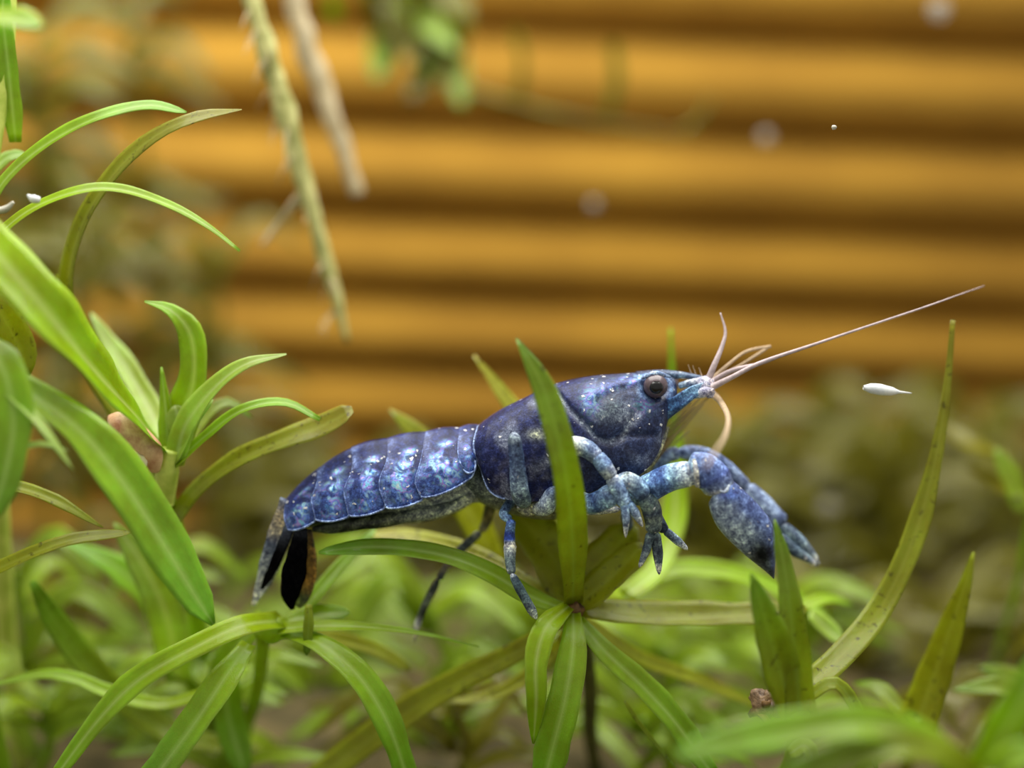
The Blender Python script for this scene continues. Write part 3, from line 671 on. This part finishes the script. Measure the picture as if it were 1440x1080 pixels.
leaf(Bp, [(410, 895, .3), (470, 898, .8), (530, 915, 1.1), (578, 942, 1.2)], 22, 'olive', BLUNT)
leaf(Bp, [(370, 870, .4), (320, 930, .9), (320, 1000, 1.1), (345, 1090, 1.1)], 40, 'green', BLUNT, .3)

# plant with upright tuft, left of the animal
Cp = plant('pale green tufted shoot with a yellow stem beside the pinkish husk', 236, 690, .2)
root_stem(Cp, 232, 690, .3, 13, 'fargreen', .3)
stem(Cp, [(232, 708, .1), (235, 665, 0), (240, 632, -.05)], [(0, 13), (.6, 17), (1, 14)])
leaf(Cp, [(242, 650, .1), (256, 590, .1), (272, 530, .1), (268, 470, .1), (240, 436, .05), (203, 424, 0)], 42, 'lime', [(0, .8), (.25, 1.2), (.5, .85), (.75, .7), (1, .08)])
leaf(Cp, [(246, 648, -.1), (262, 595, -.2), (300, 545, -.3), (345, 512, -.35), (403, 498, -.3)], 34, 'pale', [(0, .8), (.25, 1.1), (.5, .85), (.8, .5), (1, .08)])
leaf(Cp, [(238, 645, .2), (212, 580, .9), (180, 520, 1.4), (152, 480, 1.7), (128, 440, 1.9)], 30, 'pale', STD)
leaf(Cp, [(238, 640, .0), (233, 575, .1), (227, 516, .2)], 22, 'lime', [(0, 1.2), (.4, .9), (1, .1)])
leaf(Cp, [(244, 652, 0), (255, 610, 0), (246, 570, .05)], 34, 'pale', BLUNT)
leaf(Cp, [(246, 652, -.1), (290, 612, -.2), (340, 576, -.25), (400, 566, -.25), (450, 590, -.2)], 20, 'green', [(0, 1), (.4, 1), (.8, .75), (1, .4)], .4)
leaf(Cp, [(240, 740, .3), (275, 690, .25), (330, 648, .1), (400, 618, 0), (450, 600, -.05), (496, 576, -.1)], 36, 'brown', [(0, .5), (.25, .75), (.5, .85), (.8, 1), (.95, .9), (1, .3)], .1)
leaf(Cp, [(244, 650, -.1), (268, 600, -.2), (300, 562, -.2)], 22, 'pale', STD, .4)
leaf(Cp, [(246, 645, .3), (285, 590, .7), (320, 565, .9), (355, 588, 1.0)], 18, 'deep', STD)

# big leaves close to the glass at the left
Dp = plant('large bright green stem plant with broad ribbed leaves near the husk', 20, 600, -1.6)
root_stem(Dp, -90, 560, -1.7, 14, 'fargreen', -.3)
stem(Dp, [(-90, 565, -1.7), (-84, 480, -1.75), (-70, 380, -1.75), (-62, 275, -1.7)], [(0, 14), (1, 10)])
leaf(Dp, [(-60, 290, -1.7), (10, 372, -1.9), (80, 450, -1.8), (150, 535, -1.1), (200, 592, -.4), (232, 634, .2)], 66, 'lime', [(0, .8), (.3, 1), (.6, 1.1), (.85, 1.05), (1, .6)], .1)
leaf(Dp, [(-84, 485, -1.8), (-30, 508, -1.95), (30, 545, -2.0), (110, 600, -1.8), (170, 670, -1.7), (225, 755, -1.6), (270, 830, -1.5), (300, 878, -1.4)], 62, 'green', [(0, .6), (.3, .75), (.55, 1.05), (.8, .95), (.94, .6), (1, .1)], .25)
leaf(Dp, [(-84, 500, -1.8), (-30, 490, -2.0), (5, 520, -2.2), (18, 590, -2.3), (8, 660, -2.4), (-12, 730, -2.4)], 50, 'green', BLUNT, .2)
leaf(Dp, [(-84, 500, -1.8), (-20, 520, -2.1), (22, 560, -2.2), (58, 598, -2.35), (104, 662, -2.4)], 15, 'pale', STD, .5)
leaf(Bp, [(345, 950, 1.2), (300, 950, 1.8), (252, 900, 2.0), (215, 840, 2.0), (160, 795, 1.8), (92, 762, 1.6)], 46, 'green')
leaf(Cp, [(250, 960, 1.7), (235, 870, 1.2), (205, 800, 1.0), (160, 735, .8)], 46, 'pale')
leaf(Dp, [(-60, 940, -5.5), (-20, 930, -5.8), (24, 936, -6.0)], 40, 'lime')
leaf(Bp, [(330, 960, .3), (230, 990, .4), (150, 972, .4), (110, 955, .5), (60, 948, .6), (-20, 965, .7)], 18, 'lime')
leaf(Dp, [(-90, 600, -1.6), (20, 626, -2.1), (60, 624, -2.2), (96, 634, -2.3)], 12, 'pale', STD)
leaf(Dp, [(-96, 830, -.9), (-20, 806, -1.1), (50, 776, -1.1), (110, 757, -1.0), (184, 749, -.9)], 22, 'olive', BLUNT, .3)
leaf(Dp, [(-94, 690, -1.3), (0, 682, -.8), (70, 700, -.5), (145, 742, -.4)], 20, 'olive', STD, .2)
leaf(Dp, [(-75, 400, -1.6), (-20, 410, -.6), (18, 470, -.1), (38, 530, 0)], 44, 'olive', BLUNT)
leaf(Bp, [(320, 1050, 1.6), (240, 1030, 1.6), (170, 982, 1.4), (120, 930, 1.2), (75, 870, .9), (45, 818, .6)], 36, 'deep', [(0, .5), (.3, .9), (.6, 1), (.85, .8), (1, .2)])

# plant reaching in at the upper left
Ep = plant('upper shoot of thin arching leaves reaching in above the pale worms', -10, 330, -.2)
root_stem(Ep, -40, 340, .1, 14, 'stem', -.6)
stem(Ep, [(-40, 345, .1), (-10, 200, .5), (6, 100, .6), (14, -30, .7)], [(0, 14), (1, 11)])
leaf(Ep, [(-25, 310, .0), (5, 255, -.1), (60, 205, -.2), (130, 167, -.3), (205, 148, -.3), (262, 158, -.3)], 24, 'green', BLUNT, .2)
leaf(Cp, [(236, 690, .3), (180, 606, .9), (118, 505, 1.0), (92, 420, .8), (112, 320, .4), (160, 243, .2), (215, 193, .1), (275, 165, 0), (340, 154, 0)], 26, 'brown', [(0, .5), (.4, .8), (.6, 1), (.8, 1), (.92, .8), (1, .08)])
leaf(Ep, [(-20, 345, -.3), (40, 296, -.4), (110, 268, -.5), (170, 266, -.5), (240, 289, -.5), (295, 320, -.5), (337, 353, -.5)], 19, 'lime', [(0, 1.2), (.4, 1), (.7, .75), (1, .25)], .3)
leaf(Ep, [(-20, 248, .6), (10, 222, .8), (36, 216, .9)], 20, 'green', BLUNT)
leaf(Ep, [(10, 40, 2.2), (35, 30, -3.0), (60, 36, -3.2)], 40, 'lime', STD) if False else leaf(Ep, [(-20, 22, -2.6), (20, 26, -3.0), (60, 38, -3.2)], 40, 'lime', STD)
leaf(Ep, [(22, 200, .6), (14, 120, .5), (4, 20, .4), (8, -30, .4)], 24, 'green', BLUNT)
leaf(Cp, [(236, 680, .4), (170, 590, .8), (115, 500, .8), (88, 430, .7), (80, 385, .6)], 14, 'olive', BLUNT)

# blades in front of the claw
Fp = plant('upright translucent blades standing in front of the near claw', 1120, 1000, -1.8)
root_stem(Fp, 1125, 1000, -1.8, 14, 'fargreen', .3)
leaf(Fp, [(1126, 1010, -1.8), (1118, 920, -1.9), (1110, 840, -1.9), (1100, 780, -1.8), (1089, 730, -1.7)], 42, 'deep', [(0, 1), (.35, .9), (.6, .65), (.85, .4), (1, .04)])
leaf(Fp, [(1122, 1015, -1.6), (1100, 950, -2.0), (1080, 880, -2.2), (1056, 806, -2.3)], 56, 'deep', BLADE, .2)
leaf(Fp, [(1135, 965, -1.4), (1180, 925, -.8), (1235, 860, -.3), (1280, 770, 0), (1310, 670, .2), (1330, 560, .3), (1340, 450, .3)], 30, 'brown', [(0, 1.1), (.3, 1), (.5, .85), (.7, .5), (.85, .3), (1, .2)])
leaf(Fp, [(1132, 985, -1.5), (1175, 960, -1.5), (1210, 1010, -1.5), (1235, 1090, -1.4)], 18, 'deep')
sp_ = leaf(Fp, [(1140, 862, .9), (1165, 885, .9), (1188, 908, .8)], 26, 'pale', STD)
leaf(Fp, [(1110, 1060, -1.9), (1135, 1050, -2.0), (1150, 1095, -2.0)], 20, 'pale', STD)
leaf(Fp, [(1110, 860, 1.2), (1160, 842, 1.6), (1200, 850, 2.0)], 16, 'lime', STD)

# out-of-focus plant close to the glass at the lower right
Gp = plant('soft out-of-focus green plant with broad arching leaves, close to the front glass', 1370, 1080, -5)
root_stem(Gp, 1390, 1085, -5, 14, 'fargreen', .5)
leaf(Gp, [(1370, 1110, -4.6), (1300, 1040, -5.0), (1210, 1018, -5.3), (1090, 1030, -5.4), (950, 1060, -5.2)], 46, 'green', BLUNT, .3)
leaf(Gp, [(1380, 1100, -4.8), (1330, 1060, -5.2), (1250, 1050, -5.4), (1150, 1075, -5.4), (1080, 1110, -5.4)], 40, 'deep', BLUNT, .2)
leaf(Gp, [(1370, 1100, -4.6), (1400, 1050, -4.8), (1440, 980, -5), (1480, 900, -5)], 46, 'green', STD, .2)
leaf(Gp, [(1480, 980, -3.6), (1430, 955, -3.8), (1378, 938, -3.8)], 26, 'deep', STD)
leaf(Gp, [(1490, 1020, -3), (1420, 968, -3), (1340, 970, -3.0)], 26, 'deep', STD)
leaf(Gp, [(1400, 1095, -5), (1420, 1070, -5.2), (1470, 1050, -5.4)], 40, 'green', STD)

# lone blade and shoot at the right
Hp = plant('lone olive blade tapering to a fine point, rising straight from the bed', 1290, 1000, .3)
root_stem(Hp, 1285, 1010, .3, 12, 'fargreen', -.2)
leaf(Hp, [(1280, 1040, .3), (1310, 960, .3), (1338, 880, .25), (1358, 820, .2), (1369, 776, .2)], 48, 'olive', [(0, 1), (.3, .85), (.55, .7), (.75, .42), (.9, .22), (1, .05)])
leaf(Hp, [(1284, 1030, .3), (1240, 970, .8), (1200, 960, 1.2)], 22, 'deep')
Ip = plant('thin blurred green shoot with a hooked top beyond the lone olive blade', 1450, 760, 3)
root_stem(Ip, 1448, 720, 3, 6, 'fargreen', .4)
leaf(Ip, [(1440, 720, 3), (1420, 670, 3.2), (1400, 630, 3.4)], 28, 'fargreen')
leaf(Ip, [(1410, 640, 3.6), (1370, 630, 5), (1330, 590, 6)], 34, 'far')
leaf(Ip, [(1430, 700, 3), (1400, 680, 4), (1360, 655, 5)], 26, 'far')

# ------------------------------------------------------------------ hanging roots and top plants
rt = thing('hanging_root', 'long knobbly pale green root hanging down in front of the ribbed wall', 'root', P(355, -60, 3.8))
mb = MB(); mb.tube([(340, -60, 3.8), (357, 10, 3.8), (382, 90, 3.8), (405, 170, 3.8), (430, 260, 3.8), (448, 330, 3.8), (468, 400, 3.8), (488, 480, 3.8)], [(0, 15), (.5, 14), (.75, 11), (.9, 9), (1, 3.8)], n=90, seg=12, wob=.5); mb.build('root_strand', M['root'], rt)
for k in range(34):
    t = .1+.85*random.random(); q = (lerp(345, 486, t), lerp(-40, 470, t**1.02), 3.8); a = random.uniform(-1, 1)
    mb = MB() if k == 0 else mb
    mb.tube([q, (q[0]+a*18, q[1]+12, 3.8+random.uniform(-.3, .3)), (q[0]+a*30, q[1]+30+random.random()*12, 3.8+random.uniform(-.5, .5))], [(0, 2), (1, .5)], n=6, seg=5)
ho = mb.build('root_hairs', M['rootfuzz'], rt); ho['kind'] = 'stuff'
rt2 = thing('hanging_root', 'faint whitish root hanging beside the long knobbly one', 'root', P(410, -40, 6))
mb = MB(); mb.tube([(405, -60, 6), (425, 50, 6), (455, 130, 6), (480, 200, 6), (503, 275, 6)], [(0, 16), (.5, 19), (1, 12)], n=50, seg=10, wob=.4); mb.build('root_strand', M['rootfuzz'], rt2)
mb = MB(); mb.tube([(425, 275, 3.8), (395, 310, 4.2), (368, 345, 4.2)], [(0, 8), (1, 3.8)], n=20, seg=8, wob=.3); mb.build('side_root', M['rootfuzz'], rt)

def floating(label, px, py, y, leaves, strands):
    o = thing('floating_plant', label, 'plant', P(px, py, y))
    for pts, wd, m in leaves: leaf(o, pts, wd, m)
    for pts, r in strands:
        mb = MB(); mb.tube(pts, r, n=24, seg=8, wob=.3); mb.build('trailing_strand', M['far'], o)
lv = []
for k in range(16):
    x = random.uniform(480, 650); y0 = random.uniform(-80, 20)
    lv.append(([(x, y0, 12+random.uniform(-1, 1)), (x+random.uniform(-30, 30), y0+70, 12), (x+random.uniform(-50, 50), y0+random.uniform(90, 150), 12+random.uniform(-1, 1))], random.uniform(26, 46), random.choice(['far', 'fargreen', 'far'])))
floating('blurred green floating plant at the surface with a thin strand trailing from it', 560, -60, 12, lv,
         [([(600, 60, 12), (650, 120, 12), (740, 150, 12), (850, 172, 12), (965, 188, 12)], [(0, 12), (.5, 7), (1, 4)]),
          ([(725, 40, 12), (735, 90, 12), (728, 145, 12)], 9), ([(862, 60, 12), (868, 110, 12), (855, 160, 12)], 12), ([(960, 185, 12), (985, 165, 12), (1000, 140, 12)], 6)])

# ------------------------------------------------------------------ blurred plants behind
def far_plant(px, pytop, y, hgt_px, nleaf, wd, m, spread, label, group, single=False):
    """stem from the gravel up to a top point, with whorls of narrow leaves"""
    p = P(px, pytop, y); o = thing('background_plant', label, 'plant', (p.x, p.y, FLOOR_Z), group)
    base = Vector((p.x+random.uniform(-.6, .6), p.y, FLOOR_Z-.5))
    mb = MB(); mb.tube([tuple(base), tuple(base.lerp(p, .5)+Vector((.3, 0, 0))), tuple(p)], [(0, 13), (1, 8)], n=16, seg=8, world=True); mb.build('stem', M[m], o)
    fm = MB()
    for k in range(nleaf):
        t = random.random()**1.2; qy = pytop+hgt_px*t; qx = px+random.uniform(-8, 8)
        s = -1 if k % 2 else 1; L = spread*random.uniform(.5, 1.25); rise = random.uniform(.0, 1.1)
        yy = random.uniform(-1.4, 1.4)
        pts = [(qx, qy, y), (qx+s*L*.45, qy-L*rise*.62, y+yy*.6), (qx+s*L, qy-L*rise*.5+random.uniform(-10, 60), y+yy)]
        if single: leaf(o, pts, wd*random.uniform(.8, 1.2), m, roll=random.uniform(-.5, .5), n=12)
        else: fm.ribbon(pts, [(a, b*wd) for a, b in STD], n=9, across=4, lift=.6)
    if not single:
        fo_ = fm.build('foliage', M[m], o); fo_['kind'] = 'stuff'
    return o
G1 = 'blurred plants behind the crayfish'; OL = 'blurred olive water plant '
for a in [(1010, 640, 15, 330, 44, 32, 'far', 140, OL+'behind the raised claw arm'), (1130, 600, 18, 360, 46, 34, 'far', 140, OL+'behind the fingers of the claw'),
          (1250, 640, 16, 330, 46, 34, 'far', 140, OL+'below the shining white water creature'), (1370, 610, 19, 360, 46, 34, 'far', 150, OL+'behind the long browning leaf tip'),
          (1440, 690, 14, 300, 46, 34, 'far', 140, OL+'behind the hooked green shoot'), (900, 640, 19, 260, 44, 32, 'far', 140, OL+'behind the head of the crayfish'),
          (760, 690, 17, 260, 44, 32, 'far', 140, OL+'behind the walking legs'), (630, 690, 18, 300, 44, 32, 'far', 140, OL+'behind the abdomen of the crayfish'),
          (500, 700, 16, 260, 46, 34, 'far', 120, OL+'behind the tail end of the abdomen'), (380, 640, 18, 300, 46, 34, 'far', 130, OL+'between the tail fan and the tufted shoot')]:
    far_plant(*a, G1)
G2 = 'tall blurred plants at the wall'; TL = 'tall blurred olive water plant before the ribbed wall, '
for a in [(50, 50, 14, 620, 34, 24, 'far', 130, TL+'behind the upper shoot'), (180, 10, 17, 600, 26, 24, 'far', 130, TL+'behind the browning leaf tip'),
          (300, 330, 15, 420, 24, 22, 'far', 110, TL+'beside the long hanging root'), (110, 300, 12, 480, 24, 20, 'far', 110, TL+'behind the thin arching leaf')]:
    far_plant(*a, G2)
G4 = 'blurred plants filling the middle of the bed'; ML = 'blurred yellow-green water plant in the middle of the bed, '
for a in [(450, 860, 8, 150, 24, 24, 'fargreen', 150, ML+'behind the tail plant crown'), (760, 840, 9, 150, 22, 24, 'fargreen', 150, ML+'behind the rosette'),
          (1010, 860, 9, 150, 22, 24, 'fargreen', 150, ML+'under the near claw'), (1190, 870, 8.5, 150, 22, 24, 'far', 150, ML+'beside the long browning leaf'),
          (1330, 860, 9.5, 150, 22, 24, 'far', 150, ML+'behind the lone olive blade'), (110, 850, 8.5, 150, 22, 24, 'far', 150, ML+'under the ribbed leaves')]:
    far_plant(*a, G4)
G3 = 'low green plants in the bed'; LL = 'softly blurred low green water plant '
for a in [(20, 800, 4.2, 200, 12, 26, 'fargreen', 150, LL+'behind the large ribbed leaves'), (215, 800, 4.5, 240, 12, 26, 'fargreen', 130, LL+'under the tufted shoot'),
          (60, 985, 2.8, 100, 11, 22, 'fargreen', 170, LL+'below the dark gap in the bed'), (300, 985, 2.6, 100, 12, 22, 'fargreen', 160, LL+'behind the drooping lime leaves below the tail'),
          (600, 850, 4.6, 220, 14, 24, 'fargreen', 170, LL+'between the tail plant and the rosette'), (640, 1000, 2.6, 100, 10, 22, 'far', 170, LL+'below the hind leg tip'),
          (930, 900, 4.5, 200, 14, 24, 'fargreen', 160, LL+'below the small pincers'), (900, 1010, 2.6, 90, 10, 20, 'fargreen', 150, LL+'beside the brown clump'),
          (1090, 850, 5, 240, 14, 24, 'fargreen', 150, LL+'behind the upright translucent blades'), (1240, 1000, 3, 90, 8, 22, 'far', 150, LL+'at the foot of the lone olive blade'),
          (1420, 880, 4.5, 200, 9, 22, 'far', 130, LL+'beyond the lone olive blade')]:
    far_plant(*a, G3, True)

# ------------------------------------------------------------------ small things
hk = thing('husk', 'pinkish tan husk lying against the tufted shoot stem', 'husk', P(180, 640, -.3))
mb = MB(); mb.tube([(152, 586, -.2), (172, 600, -.3), (200, 632, -.3), (222, 664, -.2)], [(0, 12), (.3, 23), (.7, 24), (1, 12)], n=30, seg=18, flat=.6, wob=.3, rnd=.22); h_ = mb.build('husk_body', M['husk'], hk)
mb = MB(); mb.blob(P(192, 645, -.44), .17, .08, .09, rough=.2, tilt=-.6); mb.build('shiny_bulge', M['bulge'], hk)
cl = thing('brown_clump', 'small round pinkish brown clump lodged among the leaves', 'clump', P(1075, 992, -1.2))
mb = MB(); mb.blob(P(1080, 990, -1.0), .24, .2, .21, nu=24, nv=16, rough=.6); cb = mb.build('clump_body', M['clump'], cl)
mb = MB(); mb.blob(P(1078, 990, -1.19), .07, .05, .06, rough=.3); mb.build('dark_hollow', M['node'], cb)
mb = MB(); mb.tube([(1068, 1000, -1.1), (1078, 1012, -1.15), (1085, 1024, -1.15)], [(0, 5), (1, 3)], n=10, seg=8); mb.build('stalk', M['husk'], cb)
mb = MB(); mb.tube([(1214, 545, -.3), (1232, 547, -.3), (1252, 550, -.3), (1282, 553, -.2)], [(0, 3), (.15, 7), (.35, 8), (.6, 6), (.75, 2), (1, .6)], n=30, seg=12)
tag(mb.build('water_flea', M['white']), 'tiny shining white water creature swimming just below the long feeler', 'creature')
mb = MB(); mb.tube([(-6, 297, -.8), (8, 294, -.8), (19, 284, -.8)], [(0, 5), (.5, 5), (1, 2)], n=16, seg=8)
tag(mb.build('worm', M['grain']), 'small pale curved worm below the upper arching leaf', 'worm')
mb = MB(); mb.tube([(38, 274, -.8), (46, 279, -.8), (56, 281, -.8)], [(0, 1.5), (.5, 6), (1, 4)], n=16, seg=8, wob=.3)
tag(mb.build('pale_flake', M['white']), 'small pale flake resting over the thin arching leaf', 'flake')
for px, py, y, r, lb in [(835, 287, 10, .12, 'faint round grey speck drifting before the middle dark stripe'), (1077, 192, 11, .14, 'soft round grey speck drifting below the trailing strand tip'), (1165, 712, -6.5, .09, 'pale round speck drifting above the claw fingers'), (1320, 15, 10, .2, 'largest blurred pale speck drifting high before the ribbed wall'), (1173, 179, 0, .035, 'tiny sharp white speck above the long feeler')]:
    mb = MB(); mb.blob(P(px, py, y), r, r, r*.9, rough=.4, nu=10, nv=7)
    tag(mb.build('drifting_speck', M['mote'] if r > .05 else M['grain']), lb, 'speck')
